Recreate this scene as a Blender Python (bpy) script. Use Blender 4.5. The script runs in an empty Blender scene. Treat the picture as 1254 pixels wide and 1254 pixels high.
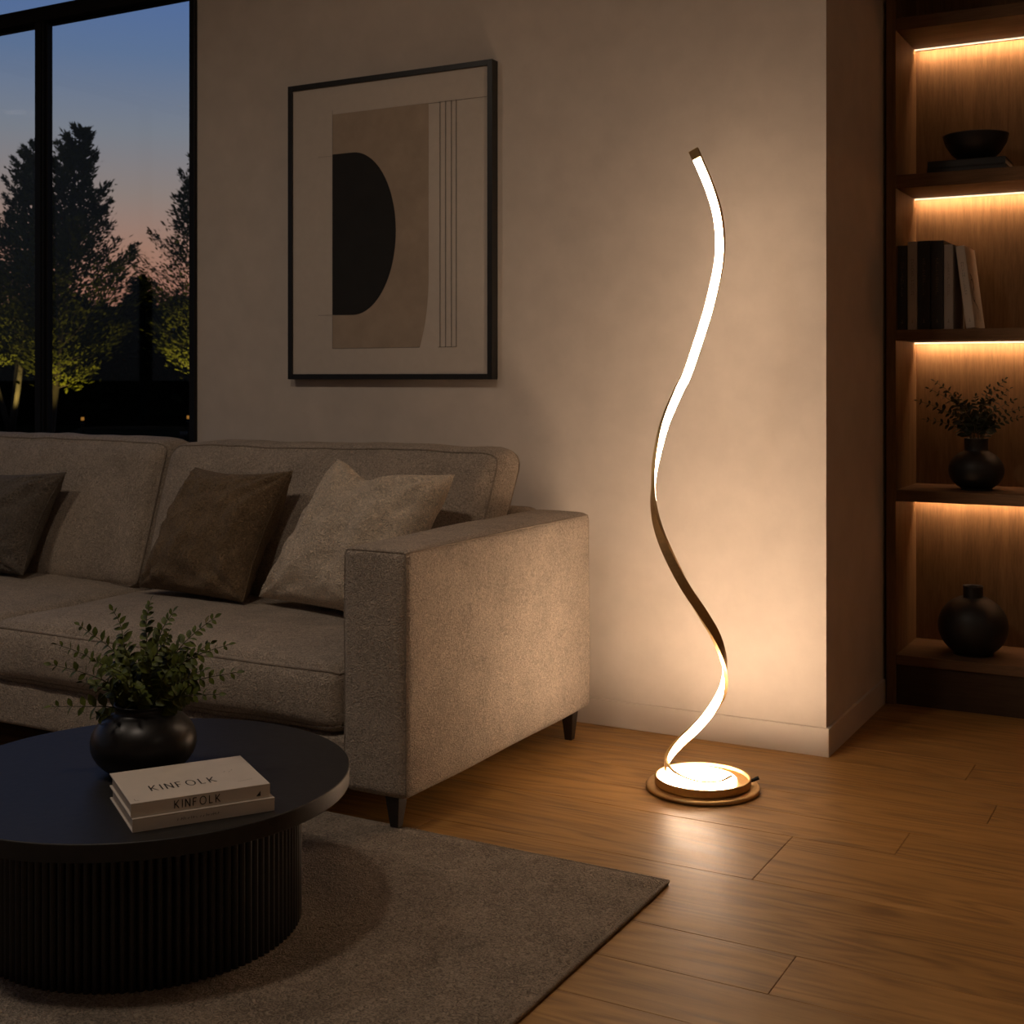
import bpy, bmesh, math, random
from mathutils import Vector, Matrix, noise

PI = math.pi
rad = math.radians
S = bpy.context.scene
COL = S.collection
random.seed(7)

# ------------------------------------------------------------------ camera
cd = bpy.data.cameras.new('camera')
cam = bpy.data.objects.new('camera', cd)
COL.objects.link(cam)
cam.location = (0, 0, 1.05)
cam.rotation_euler = (rad(90), 0, rad(28.848))
cd.sensor_width = 36
cd.lens = 45.497
cd.shift_y = -0.1308
cd.clip_start = 0.05
cd.clip_end = 2000
cd.dof.use_dof = True
cd.dof.focus_distance = 2.75
cd.dof.aperture_fstop = 12.0
S.camera = cam

# ------------------------------------------------------------------ view + world
S.view_settings.view_transform = 'Standard'
S.view_settings.look = 'None'
S.view_settings.gamma = 1
S.view_settings.use_curve_mapping = False
S.view_settings.exposure = 0.15
S.cycles.use_denoising = True
S.cycles.max_bounces = 10
S.cycles.diffuse_bounces = 6
S.cycles.glossy_bounces = 4
S.cycles.transparent_max_bounces = 12
S.cycles.sample_clamp_indirect = 6
S.cycles.caustics_reflective = False
S.cycles.caustics_refractive = False

W = bpy.data.worlds.new('dusk_sky')
S.world = W
W.use_nodes = True
wn = W.node_tree
wn.nodes.clear()
w_out = wn.nodes.new('ShaderNodeOutputWorld')
w_bg = wn.nodes.new('ShaderNodeBackground')
w_tc = wn.nodes.new('ShaderNodeTexCoord')
w_sep = wn.nodes.new('ShaderNodeSeparateXYZ')
w_ramp = wn.nodes.new('ShaderNodeValToRGB')
wn.links.new(w_tc.outputs['Generated'], w_sep.inputs[0])
wn.links.new(w_sep.outputs['Z'], w_ramp.inputs[0])
wn.links.new(w_bg.outputs[0], w_out.inputs[0])
SKY = [(0.0, (0.10, 0.045, 0.03)), (0.065, (0.28, 0.125, 0.085)), (0.095, (0.27, 0.145, 0.105)), (0.135, (0.20, 0.155, 0.14)),
       (0.18, (0.145, 0.155, 0.185)), (0.235, (0.085, 0.128, 0.225)), (0.29, (0.060, 0.11, 0.26)), (1.0, (0.028, 0.062, 0.19))]
er = w_ramp.color_ramp.elements
while len(er) < len(SKY):
    er.new(0.5)
for e, (p, c) in zip(er, SKY):
    e.position = p
    e.color = (*c, 1)
w_r2 = wn.nodes.new('ShaderNodeValToRGB')          # the sky away from the sunset
AWAY = [(0.0, (0.030, 0.031, 0.036)), (0.12, (0.066, 0.072, 0.090)), (0.5, (0.058, 0.068, 0.098)), (1.0, (0.050, 0.062, 0.098))]
er = w_r2.color_ramp.elements
while len(er) < len(AWAY):
    er.new(0.5)
for e, (p, c) in zip(er, AWAY):
    e.position = p
    e.color = (*c, 1)
wn.links.new(w_sep.outputs['Z'], w_r2.inputs[0])
w_dot = wn.nodes.new('ShaderNodeVectorMath')
w_dot.operation = 'DOT_PRODUCT'
w_dot.inputs[1].default_value = (-0.76, 0.65, 0.0)
wn.links.new(w_tc.outputs['Generated'], w_dot.inputs[0])
w_map = wn.nodes.new('ShaderNodeMapRange')
w_map.interpolation_type = 'SMOOTHSTEP'
w_map.inputs[1].default_value = 0.35
w_map.inputs[2].default_value = 0.85
wn.links.new(w_dot.outputs['Value'], w_map.inputs[0])
w_mix = wn.nodes.new('ShaderNodeMix')
w_mix.data_type = 'RGBA'
wn.links.new(w_map.outputs[0], w_mix.inputs[0])
wn.links.new(w_r2.outputs[0], w_mix.inputs[6])
wn.links.new(w_ramp.outputs[0], w_mix.inputs[7])
wn.links.new(w_mix.outputs[2], w_bg.inputs[0])
w_bg.inputs[1].default_value = 1.30

LAMP_S = 52.0          # emission of the floor lamp's LED band
DISC_S = 56.0          # its glowing base
SHELF_S = 125.0         # LED strips in the bookcase
SPOT_W = 300.0          # garden uplights
FILL_W = 9.6           # unseen ceiling lights added as warm fill

# ------------------------------------------------------------------ materials
def newmat(name):
    m = bpy.data.materials.new(name)
    m.use_nodes = True
    nt = m.node_tree
    b = nt.nodes['Principled BSDF']
    return m, nt, b

def N(nt, kind, **kw):
    n = nt.nodes.new(kind)
    for k, v in kw.items():
        setattr(n, k, v)
    return n

def coords(nt, out='Object', scale=(1, 1, 1)):
    tc = N(nt, 'ShaderNodeTexCoord')
    mp = N(nt, 'ShaderNodeMapping')
    mp.inputs['Scale'].default_value = scale
    nt.links.new(tc.outputs[out], mp.inputs[0])
    return mp.outputs[0]

def ramp(nt, fac, stops):
    r = N(nt, 'ShaderNodeValToRGB')
    el = r.color_ramp.elements
    while len(el) < len(stops):
        el.new(0.5)
    for e, (p, c) in zip(el, stops):
        e.position = p
        e.color = (*c, 1)
    nt.links.new(fac, r.inputs[0])
    return r.outputs[0]

def noise_tex(nt, vec, scale, detail=4, rough=0.6, dist=0.0):
    n = N(nt, 'ShaderNodeTexNoise')
    n.inputs['Scale'].default_value = scale
    n.inputs['Detail'].default_value = detail
    n.inputs['Roughness'].default_value = rough
    n.inputs['Distortion'].default_value = dist
    nt.links.new(vec, n.inputs['Vector'])
    return n.outputs[0]

def bump(nt, b, h, strength, dist):
    n = N(nt, 'ShaderNodeBump')
    n.inputs['Strength'].default_value = strength
    n.inputs['Distance'].default_value = dist
    nt.links.new(h, n.inputs['Height'])
    nt.links.new(n.outputs[0], b.inputs['Normal'])

def plain(name, col, rough=0.5, metal=0.0, var=0.06, nscale=40, bstr=0.0, spec=None):
    m, nt, b = newmat(name)
    v = coords(nt)
    n = noise_tex(nt, v, nscale)
    lo = tuple(max(0, c * (1 - var)) for c in col)
    hi = tuple(c * (1 + var) for c in col)
    nt.links.new(ramp(nt, n, [(0.3, lo), (0.7, hi)]), b.inputs['Base Color'])
    b.inputs['Roughness'].default_value = rough
    b.inputs['Metallic'].default_value = metal
    if spec is not None:
        b.inputs['Specular IOR Level'].default_value = spec
    if bstr:
        bump(nt, b, n, bstr, 0.002)
    return m

def fabric(name, col, var=0.36, weave=500, fuzz=105, bstr=1.0, sheen=0.12, depth=0.012):
    m, nt, b = newmat(name)
    v = coords(nt)
    n1 = noise_tex(nt, v, weave, 2, 0.6)
    n2 = noise_tex(nt, v, fuzz, 2, 0.55, 2.6)
    n3 = noise_tex(nt, v, 9, 3, 0.6)
    mx = N(nt, 'ShaderNodeMix')
    mx.inputs[0].default_value = 0.25
    nt.links.new(n2, mx.inputs[2])
    nt.links.new(n1, mx.inputs[3])
    m3 = N(nt, 'ShaderNodeMix')
    m3.inputs[0].default_value = 0.18
    nt.links.new(mx.outputs[0], m3.inputs[2])
    nt.links.new(n3, m3.inputs[3])
    lo = tuple(c * (1 - var) for c in col)
    hi = tuple(c * (1 + var) for c in col)
    nt.links.new(ramp(nt, m3.outputs[0], [(0.40, lo), (0.60, hi)]), b.inputs['Base Color'])
    b.inputs['Roughness'].default_value = 0.95
    b.inputs['Specular IOR Level'].default_value = 0.12
    b.inputs['Sheen Weight'].default_value = sheen
    b.inputs['Sheen Roughness'].default_value = 0.5
    bump(nt, b, mx.outputs[0], bstr, depth)
    return m

def emit(name, col, strength):
    m, nt, b = newmat(name)
    nt.nodes.remove(b)
    e = N(nt, 'ShaderNodeEmission')
    e.inputs[0].default_value = (*col, 1)
    e.inputs[1].default_value = strength
    nt.links.new(e.outputs[0], nt.nodes['Material Output'].inputs[0])
    return m

def veneer(name, lo, hi, scale, rough=0.65):
    m, nt, b = newmat(name)
    v = coords(nt, 'Object', scale)
    n1 = noise_tex(nt, v, 3.0, 8, 0.65, 0.6)
    n2 = noise_tex(nt, v, 14.0, 6, 0.7, 0.3)
    mx = N(nt, 'ShaderNodeMix')
    mx.inputs[0].default_value = 0.5
    nt.links.new(n1, mx.inputs[2])
    nt.links.new(n2, mx.inputs[3])
    nt.links.new(ramp(nt, mx.outputs[0], [(0.33, lo), (0.66, hi)]), b.inputs['Base Color'])
    b.inputs['Roughness'].default_value = rough
    b.inputs['Specular IOR Level'].default_value = 0.22
    bump(nt, b, mx.outputs[0], 0.15, 0.002)
    return m

def plank_mat():
    m, nt, b = newmat('oak_floor_boards')
    uv = N(nt, 'ShaderNodeUVMap')
    mp = N(nt, 'ShaderNodeMapping')
    mp.inputs['Scale'].default_value = (1.1, 13, 1)
    nt.links.new(uv.outputs[0], mp.inputs[0])
    n1 = noise_tex(nt, mp.outputs[0], 1.6, 7, 0.62, 1.6)
    mp2 = N(nt, 'ShaderNodeMapping')
    mp2.inputs['Scale'].default_value = (6, 170, 1)
    nt.links.new(uv.outputs[0], mp2.inputs[0])
    n2 = noise_tex(nt, mp2.outputs[0], 1.5, 5, 0.7, 0.3)
    # cathedral figure: contour lines of a stretched noise
    mp3 = N(nt, 'ShaderNodeMapping')
    mp3.inputs['Scale'].default_value = (0.75, 6.5, 1)
    nt.links.new(uv.outputs[0], mp3.inputs[0])
    n3 = noise_tex(nt, mp3.outputs[0], 1.1, 2, 0.45, 0.5)
    mu = N(nt, 'ShaderNodeMath', operation='MULTIPLY')
    mu.inputs[1].default_value = 95.0
    nt.links.new(n3, mu.inputs[0])
    si = N(nt, 'ShaderNodeMath', operation='SINE')
    nt.links.new(mu.outputs[0], si.inputs[0])
    ma = N(nt, 'ShaderNodeMapRange')
    ma.inputs[1].default_value = -1.0
    ma.inputs[2].default_value = 1.0
    nt.links.new(si.outputs[0], ma.inputs[0])
    m1 = N(nt, 'ShaderNodeMix')
    m1.inputs[0].default_value = 0.17
    nt.links.new(n1, m1.inputs[2])
    nt.links.new(ma.outputs[0], m1.inputs[3])
    m2 = N(nt, 'ShaderNodeMix')
    m2.inputs[0].default_value = 0.24
    nt.links.new(m1.outputs[0], m2.inputs[2])
    nt.links.new(n2, m2.inputs[3])
    col = ramp(nt, m2.outputs[0], [(0.36, (0.215, 0.108, 0.029)), (0.5, (0.345, 0.181, 0.051)), (0.64, (0.425, 0.231, 0.070))])
    at = N(nt, 'ShaderNodeAttribute')
    at.attribute_name = 'tone'
    hs = N(nt, 'ShaderNodeHueSaturation')
    nt.links.new(at.outputs['Fac'], hs.inputs['Value'])
    nt.links.new(col, hs.inputs['Color'])
    nt.links.new(hs.outputs[0], b.inputs['Base Color'])
    rr = ramp(nt, n1, [(0.3, (0.40, 0.40, 0.40)), (0.7, (0.52, 0.52, 0.52))])
    nt.links.new(rr, b.inputs['Roughness'])
    b.inputs['Specular IOR Level'].default_value = 0.4
    bump(nt, b, m2.outputs[0], 0.18, 0.0015)
    return m

def glass_mat():
    m, nt, b = newmat('window_glass')
    nt.nodes.remove(b)
    t = N(nt, 'ShaderNodeBsdfTransparent')
    t.inputs[0].default_value = (0.95, 0.97, 0.97, 1)
    g = N(nt, 'ShaderNodeBsdfGlossy')
    g.inputs['Roughness'].default_value = 0.01
    f = N(nt, 'ShaderNodeFresnel')
    ge = N(nt, 'ShaderNodeNewGeometry')      # same index from both sides of the thin pane
    io = N(nt, 'ShaderNodeMix')
    io.inputs[2].default_value = 1.35
    io.inputs[3].default_value = 1 / 1.35
    nt.links.new(ge.outputs['Backfacing'], io.inputs[0])
    nt.links.new(io.outputs[0], f.inputs[0])
    mx = N(nt, 'ShaderNodeMixShader')
    nt.links.new(f.outputs[0], mx.inputs[0])
    nt.links.new(t.outputs[0], mx.inputs[1])
    nt.links.new(g.outputs[0], mx.inputs[2])
    nt.links.new(mx.outputs[0], nt.nodes['Material Output'].inputs[0])
    return m

def leaf_mat(name, lo, hi, nscale, rough=0.45, spec=0.35):
    m, nt, b = newmat(name)
    v = coords(nt)
    n = noise_tex(nt, v, nscale, 3)
    nt.links.new(ramp(nt, n, [(0.3, lo), (0.7, hi)]), b.inputs['Base Color'])
    b.inputs['Roughness'].default_value = rough
    b.inputs['Specular IOR Level'].default_value = spec
    return m

M = {}
M['wall'] = plain('warm_white_plaster', (0.66, 0.585, 0.51), 0.9, 0, 0.05, 9, 0.0, 0.2)
def _wall_bump():
    nt = M['wall'].node_tree
    b = nt.nodes['Principled BSDF']
    bump(nt, b, noise_tex(nt, coords(nt), 260, 4, 0.7), 0.22, 0.0015)
_wall_bump()
M['trim'] = plain('painted_trim', (0.66, 0.585, 0.51), 0.55, 0, 0.02, 8)
M['ceiling'] = plain('ceiling_paint', (0.55, 0.50, 0.45), 0.9, 0, 0.03, 6)
M['floor'] = plank_mat()
M['subfloor'] = plain('dark_seam', (0.05, 0.025, 0.011), 0.9)
M['black_metal'] = plain('black_window_metal', (0.006, 0.006, 0.0065), 0.5, 0.0, 0.1, 30, 0, 0.3)
M['glass'] = glass_mat()
M['sofa'] = fabric('oatmeal_sofa_fabric', (0.50, 0.415, 0.33))
M['piping'] = fabric('sofa_piping', (0.36, 0.295, 0.23), 0.15)
M['cream'] = fabric('cream_boucle', (0.80, 0.665, 0.51), 0.28, 400, 90, 1.0, 0.12, 0.014)
M['brown'] = fabric('brown_wool', (0.215, 0.148, 0.085), 0.40, 400, 95, 1.0, 0.12, 0.013)
M['grey'] = fabric('taupe_wool', (0.165, 0.138, 0.110), 0.40, 400, 95, 1.0, 0.12, 0.013)
M['leg'] = plain('dark_leg_wood', (0.016, 0.011, 0.008), 0.45, 0, 0.2, 60)
M['rug'] = fabric('taupe_rug_pile', (0.32, 0.262, 0.20), 0.5, 300, 85, 1.0, 0.08, 0.016)
M['rug_edge'] = fabric('rug_binding', (0.29, 0.237, 0.18), 0.3, 400, 120, 0.7, 0.1)
M['table'] = plain('black_stained_wood', (0.014, 0.013, 0.012), 0.50, 0, 0.25, 60, 0.2, 0.42)
M['flute'] = plain('black_fluted_wood', (0.013, 0.011, 0.010), 0.45, 0, 0.25, 60)
M['ceramic'] = plain('black_ceramic', (0.010, 0.009, 0.0085), 0.36, 0, 0.2, 30, 0.05, 0.32)
M['ceramic_matte'] = plain('matte_black_ceramic', (0.012, 0.011, 0.010), 0.5, 0, 0.2, 30)
M['brass'] = plain('brushed_brass', (0.62, 0.42, 0.19), 0.42, 1.0, 0.06, 120)
M['black'] = plain('matte_black', (0.008, 0.008, 0.008), 0.6)
M['led'] = emit('lamp_led_band', (1.0, 0.70, 0.47), LAMP_S)
M['led_fill'] = emit('lamp_wall_fill', (1.0, 0.70, 0.47), LAMP_S * .36)  # weaker glow added to brighten the wall behind the lamp
M['disc'] = emit('lamp_base_diffuser', (1.0, 0.70, 0.47), DISC_S)
M['shelf_led'] = emit('shelf_led_strip', (1.0, 0.61, 0.35), SHELF_S)
M['shelf_edge'] = emit('shelf_led_edge', (1.0, 0.72, 0.45), 1.7)
M['veneer_v'] = veneer('walnut_veneer_upright', (0.115, 0.063, 0.027), (0.235, 0.135, 0.062), (9, 9, 0.8))
M['veneer_h'] = veneer('walnut_veneer_lengthwise', (0.095, 0.053, 0.027), (0.19, 0.108, 0.055), (0.8, 9, 9))
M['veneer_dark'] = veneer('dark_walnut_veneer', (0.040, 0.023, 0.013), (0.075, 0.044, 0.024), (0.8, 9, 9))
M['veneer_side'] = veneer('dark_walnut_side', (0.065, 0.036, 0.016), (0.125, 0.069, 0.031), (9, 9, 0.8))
M['book_white'] = plain('off_white_cover', (0.56, 0.50, 0.43), 0.55, 0, 0.05, 14)
M['book_white2'] = plain('grey_white_cover', (0.38, 0.34, 0.30), 0.6, 0, 0.06, 14)
M['book_dark'] = plain('charcoal_cover', (0.020, 0.019, 0.018), 0.5, 0, 0.1, 30)
M['pages'] = plain('page_edges', (0.50, 0.43, 0.34), 0.85, 0, 0.15, 300)
M['ink'] = plain('black_ink', (0.02, 0.018, 0.016), 0.7)
M['ink_soft'] = plain('grey_ink', (0.17, 0.15, 0.13), 0.8)
M['ink_gold'] = plain('dull_gold_foil', (0.16, 0.12, 0.07), 0.5)
M['paper'] = plain('art_paper', (0.60, 0.53, 0.455), 0.8, 0, 0.03, 30)
M['art_beige'] = plain('art_tan_wash', (0.40, 0.315, 0.235), 0.85, 0, 0.10, 12)
M['art_black'] = plain('art_black_wash', (0.012, 0.011, 0.010), 0.8, 0, 0.2, 12)
M['frame'] = plain('black_frame_wood', (0.012, 0.011, 0.010), 0.4, 0, 0.2, 40)
M['leaf'] = leaf_mat('glossy_green_leaf', (0.028, 0.042, 0.007), (0.105, 0.125, 0.020), 60, 0.5, 0.2)
M['stem'] = plain('green_brown_stem', (0.055, 0.055, 0.022), 0.6)
M['leaf_dark'] = leaf_mat('dark_olive_leaf', (0.012, 0.016, 0.006), (0.035, 0.038, 0.013), 60)
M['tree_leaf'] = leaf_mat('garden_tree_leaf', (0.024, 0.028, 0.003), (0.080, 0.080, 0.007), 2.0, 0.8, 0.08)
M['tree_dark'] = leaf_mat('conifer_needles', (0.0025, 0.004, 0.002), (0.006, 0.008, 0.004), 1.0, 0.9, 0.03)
M['bark'] = plain('tree_bark', (0.022, 0.014, 0.008), 0.9, 0, 0.3, 8)
M['lawn'] = plain('dark_lawn', (0.004, 0.005, 0.003), 1.0, 0, 0.3, 1, 0, 0.0)
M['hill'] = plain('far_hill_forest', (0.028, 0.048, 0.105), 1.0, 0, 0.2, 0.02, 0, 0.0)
M['lantern'] = emit('garden_lantern_glow', (1.0, 0.42, 0.08), 0.28)

# ------------------------------------------------------------------ mesh helpers
def link(o, parent=None):
    COL.objects.link(o)
    if parent is not None:
        o.parent = parent
    return o

def tag(o, label=None, cat=None, group=None, kind=None):
    if label: o['label'] = label
    if cat: o['category'] = cat
    if group: o['group'] = group
    if kind: o['kind'] = kind
    return o

def thing(name, label, cat, loc, rot=(0, 0, 0), group=None, kind=None):
    o = bpy.data.objects.new(name, None)
    o.empty_display_size = 0.05
    o.location = loc
    o.rotation_euler = rot
    COL.objects.link(o)
    return tag(o, label, cat, group, kind)

class MB:
    """collects geometry, links it as one mesh object"""
    def __init__(s):
        s.v, s.f, s.m, s.sm = [], [], [], []
    def add(s, vs, fs, mi=0, smooth=False):
        o = len(s.v)
        s.v.extend([tuple(p) for p in vs])
        for f in fs:
            s.f.append(tuple(i + o for i in f))
            s.m.append(mi)
            s.sm.append(smooth)
        return s
    def box(s, x0, x1, y0, y1, z0, z1, mi=0):
        vs = [(x0,y0,z0),(x1,y0,z0),(x1,y1,z0),(x0,y1,z0),(x0,y0,z1),(x1,y0,z1),(x1,y1,z1),(x0,y1,z1)]
        fs = [(0,3,2,1),(4,5,6,7),(0,1,5,4),(1,2,6,5),(2,3,7,6),(3,0,4,7)]
        return s.add(vs, fs, mi)
    def prism(s, pts, a, b, plane='xz', mi=0):
        """extrude a 2-D outline from a to b along the axis missing in plane"""
        def P(p, t):
            return (p[0], t, p[1]) if plane == 'xz' else ((p[0], p[1], t) if plane == 'xy' else (t, p[0], p[1]))
        n = len(pts)
        vs = [P(p, a) for p in pts] + [P(p, b) for p in pts]
        fs = [tuple(range(n - 1, -1, -1)), tuple(range(n, 2 * n))]
        for i in range(n):
            j = (i + 1) % n
            fs.append((i, j, n + j, n + i))
        return s.add(vs, fs, mi)
    def lathe(s, prof, c=(0, 0, 0), n=64, mi=0, cap=True):
        vs, fs = [], []
        for r, z in prof:
            for k in range(n):
                a = 2 * PI * k / n
                vs.append((c[0] + r * math.cos(a), c[1] + r * math.sin(a), c[2] + z))
        for i in range(len(prof) - 1):
            for k in range(n):
                k2 = (k + 1) % n
                fs.append((i*n+k, i*n+k2, (i+1)*n+k2, (i+1)*n+k))
        if cap:
            fs.append(tuple(range(n - 1, -1, -1)))
            fs.append(tuple((len(prof)-1)*n + k for k in range(n)))
        return s.add(vs, fs, mi, True)
    def tube(s, path, r, n=6, closed=False, mi=0, cap=True):
        pts = [Vector(p) for p in path]
        m = len(pts)
        rr = r if hasattr(r, '__len__') else [r] * m
        vs, fs = [], []
        up = None
        for i, p in enumerate(pts):
            if closed:
                t = pts[(i + 1) % m] - pts[i - 1]
            else:
                t = pts[min(i + 1, m - 1)] - pts[max(i - 1, 0)]
            if t.length < 1e-9: t = Vector((0, 0, 1))
            t.normalize()
            if up is None:
                up = Vector((0, 0, 1)) if abs(t.z) < 0.9 else Vector((1, 0, 0))
            a = up - t * up.dot(t)
            if a.length < 1e-6:
                a = t.orthogonal()
            a.normalize()
            up = a
            b = t.cross(a)
            for k in range(n):
                q = 2 * PI * k / n
                vs.append(p + (a * math.cos(q) + b * math.sin(q)) * rr[i])
        last = m if closed else m - 1
        for i in range(last):
            j = (i + 1) % m
            for k in range(n):
                k2 = (k + 1) % n
                fs.append((i*n+k, i*n+k2, j*n+k2, j*n+k))
        if not closed and cap:
            fs.append(tuple(range(n - 1, -1, -1)))
            fs.append(tuple((m-1)*n + k for k in range(n)))
        return s.add(vs, fs, mi, True)
    def build(s, name, mats, parent=None, loc=None, bevel=0, segs=2, fix=False, wn=False):
        """loc: world point that becomes the origin (defaults to the parent's)"""
        if not isinstance(mats, (list, tuple)): mats = [mats]
        o0 = Vector((0, 0, 0))
        if parent is not None:
            q = parent
            while q is not None:
                o0 += Vector(q.location)
                q = q.parent
        L = Vector(loc) if loc is not None else o0
        me = bpy.data.meshes.new(name)
        me.from_pydata([tuple(Vector(p) - L) for p in s.v], [], s.f)
        for m in mats: me.materials.append(m)
        for i, p in enumerate(me.polygons):
            p.material_index = s.m[i]
            p.use_smooth = s.sm[i]
        if fix:
            bm = bmesh.new(); bm.from_mesh(me)
            bmesh.ops.recalc_face_normals(bm, faces=bm.faces)
            bm.to_mesh(me); bm.free()
        me.update()
        o = bpy.data.objects.new(name, me)
        link(o, parent)
        o.location = L - o0
        if bevel:
            md = o.modifiers.new('bevel', 'BEVEL')
            md.width = bevel; md.segments = segs
            md.limit_method = 'ANGLE'; md.angle_limit = rad(40)
            md.harden_normals = False
        if wn:
            md = o.modifiers.new('flat_faces', 'WEIGHTED_NORMAL')
            md.weight = 100
        return o

def struct(name, mb, mats, label=None, **kw):
    o = mb.build(name, mats, **kw)
    return tag(o, label, None, None, 'structure')

# ------------------------------------------------------------------ room shell
YW = 3.567            # plaster face of the long wall
XR = -0.969           # face of the recess return
# floor boards: seams across Y, random end joints along X
def build_floor():
    mb = MB()
    mb.box(-5.2, 3.2, -2.5, 4.62, -0.06, -0.003, 1)
    seams = [-2.5]
    rr = random.Random(4)
    ys = [1.66, 1.83, 1.985, 2.142, 2.308, 2.615, 2.905, 3.057, 3.21, 3.37, 3.53, 3.69, 3.86, 4.02, 4.18, 4.34, 4.62]
    y = -2.5
    while y < 1.5:
        y += 0.16
        seams.append(y)
    seams += ys
    fixed = {2.142: -0.682, 2.615: -0.867}
    tones, uvs = [], []
    g = 0.0006
    for a, b in zip(seams[:-1], seams[1:]):
        x = -5.2
        js = [x]
        fx = fixed.get(a)
        start = (fx - 1.9 * math.ceil((fx + 5.2) / 1.9)) if fx is not None else x - rr.uniform(0.2, 1.7)
        x = start
        while x < 3.2:
            x += 1.9
            if -5.2 < x < 3.2: js.append(x)
        js.append(3.2)
        for c, d in zip(js[:-1], js[1:]):
            n0 = len(mb.f)
            e = 0.0007
            vs = [(c+g,a+g,-e),(d-g,a+g,-e),(d-g,b-g,-e),(c+g,b-g,-e),
                  (c+g+e,a+g+e,0),(d-g-e,a+g+e,0),(d-g-e,b-g-e,0),(c+g+e,b-g-e,0),
                  (c+g,a+g,-.004),(d-g,a+g,-.004),(d-g,b-g,-.004),(c+g,b-g,-.004)]
            fs = [(4,5,6,7),(0,1,5,4),(1,2,6,5),(2,3,7,6),(3,0,4,7),(8,9,1,0),(9,10,2,1),(10,11,3,2),(11,8,0,3)]
            mb.add(vs, fs, 0)
            t = rr.uniform(0.92, 1.07)
            u, v = rr.uniform(0, 40), rr.uniform(0, 40)
            for k in range(len(fs)):
                tones.append((n0 + k, t, u, v))
    o = mb.build('floor', [M['floor'], M['subfloor']])
    me = o.data
    uvl = me.uv_layers.new(name='UVMap')
    at = me.attributes.new('tone', 'FLOAT', 'FACE')
    for fi, t, u, v in tones:
        at.data[fi].value = t
        p = me.polygons[fi]
        for li in p.loop_indices:
            co = me.vertices[me.loops[li].vertex_index].co
            uvl.data[li].uv = (co.x + u, co.y + v)
    tag(o, 'brown oak plank floor running along the long wall', None, None, 'structure')
build_floor()
c_ = MB().box(-5.3, 3.3, -2.6, 3.66, 2.9, 3.0).box(-3.27, 3.3, 3.66, 4.7, 2.9, 3.0)
struct('ceiling', c_, M['ceiling'])
struct('wall_back', MB().box(-3.27, XR, YW, 4.62, 0, 2.9), M['wall'])
struct('wall_recess', MB().box(XR, 3.2, 4.62, 4.7, 0, 2.9).box(0.955, 3.2, 4.15, 4.62, 0, 2.9), M['wall'])
# unseen left side, opened for an added window that lets dusk light in
lw = MB().box(-5.3, -5.2, -2.6, -2.1, 0, 2.9).box(-5.3, -5.2, 3.2, 3.66, 0, 2.9).box(-5.3, -5.2, -2.1, 3.2, 2.6, 2.9).box(-5.3, -5.2, -2.1, 3.2, 0, .10)
struct('wall_left', lw, M['wall'])
struct('wall_right', MB().box(3.2, 3.3, -2.6, 4.7, 0, 2.9), M['wall'])
struct('wall_front', MB().box(-5.2, 3.2, -2.6, -2.5, 0, 2.9), M['wall'])
def added_window(name, label, along, a0, a1, c):
    w = thing(name, label, None, ((a0 + a1) / 2, c, .1) if along == 'x' else (c, (a0 + a1) / 2, .1), kind='structure')
    def bx(mb, p, q, d0, d1, z0, z1):
        if along == 'x': mb.box(p, q, c + d0, c + d1, z0, z1)
        else: mb.box(c + d0, c + d1, p, q, z0, z1)
    f = MB()
    bx(f, a0, a0 + .04, -.03, .03, .10, 2.6); bx(f, a1 - .04, a1, -.03, .03, .10, 2.6)
    bx(f, a0 + .04, a1 - .04, -.03, .03, .10, .14); bx(f, a0 + .04, a1 - .04, -.03, .03, 2.56, 2.6)
    n = 4
    for k in range(1, n):
        x = a0 + (a1 - a0) * k / n
        bx(f, x - .02, x + .02, -.03, .03, .14, 2.56)
    f.build('window_frame', M['black_metal'], w)
    g = MB(); bx(g, a0 + .04, a1 - .04, -.003, .003, .14, 2.56)
    g.build('glass_pane', M['glass'], w)
added_window('fill_window', 'added window wall on the unseen left side, for dusk fill light', 'y', -2.1, 3.2, -5.25)  # added out of view to bring bluish light in from the left
struct('baseboard_back', MB().box(-3.27, XR + 0.010, YW - 0.010, YW, 0, 0.079), M['trim'], bevel=0.0015)
struct('baseboard_side', MB().box(XR, XR + 0.010, YW, 4.236, 0, 0.079), M['trim'], bevel=0.0015)

# ------------------------------------------------------------------ window
def build_window():
    w = thing('window_1', 'tall black framed window wall with two wide panes under a transom', None, (-4.235, 3.60, 0), kind='structure')
    f = MB()
    f.box(-3.297, -3.270, 3.552, 3.66, 0.0, 2.9)
    f.box(-5.2, -5.17, 3.552, 3.70, 0.0, 2.9)
    f.box(-5.17, -3.300, 3.552, 3.70, 0.0, 0.06)
    f.box(-5.17, -3.300, 3.552, 3.70, 2.84, 2.9)
    f.build('window_frame', M['black_metal'], w, bevel=0.003)
    t = MB()
    t.box(-5.17, -3.300, 3.565, 3.605, 2.455, 2.512)
    t.box(-5.17, -3.300, 3.605, 3.64, 2.452, 2.500)
    t.build('transom', M['black_metal'], w, bevel=0.003)
    m = MB()
    m.box(-4.115, -4.083, 3.565, 3.605, 0.06, 2.455)
    m.box(-4.083, -4.078, 3.572, 3.605, 0.06, 2.455)
    m.box(-4.078, -4.070, 3.567, 3.600, 0.06, 2.455)
    m.box(-4.070, -4.062, 3.580, 3.608, 0.06, 2.455)
    m.build('mullion', M['black_metal'], w, bevel=0.002)
    for x0, x1, z0, z1 in ((-5.17, -4.11, 0.06, 2.455), (-4.075, -3.295, 0.06, 2.455), (-5.17, -3.295, 2.505, 2.84)):
        MB().box(x0, x1, 3.592, 3.598, z0, z1).build('glass_pane', M['glass'], w)
build_window()

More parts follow.
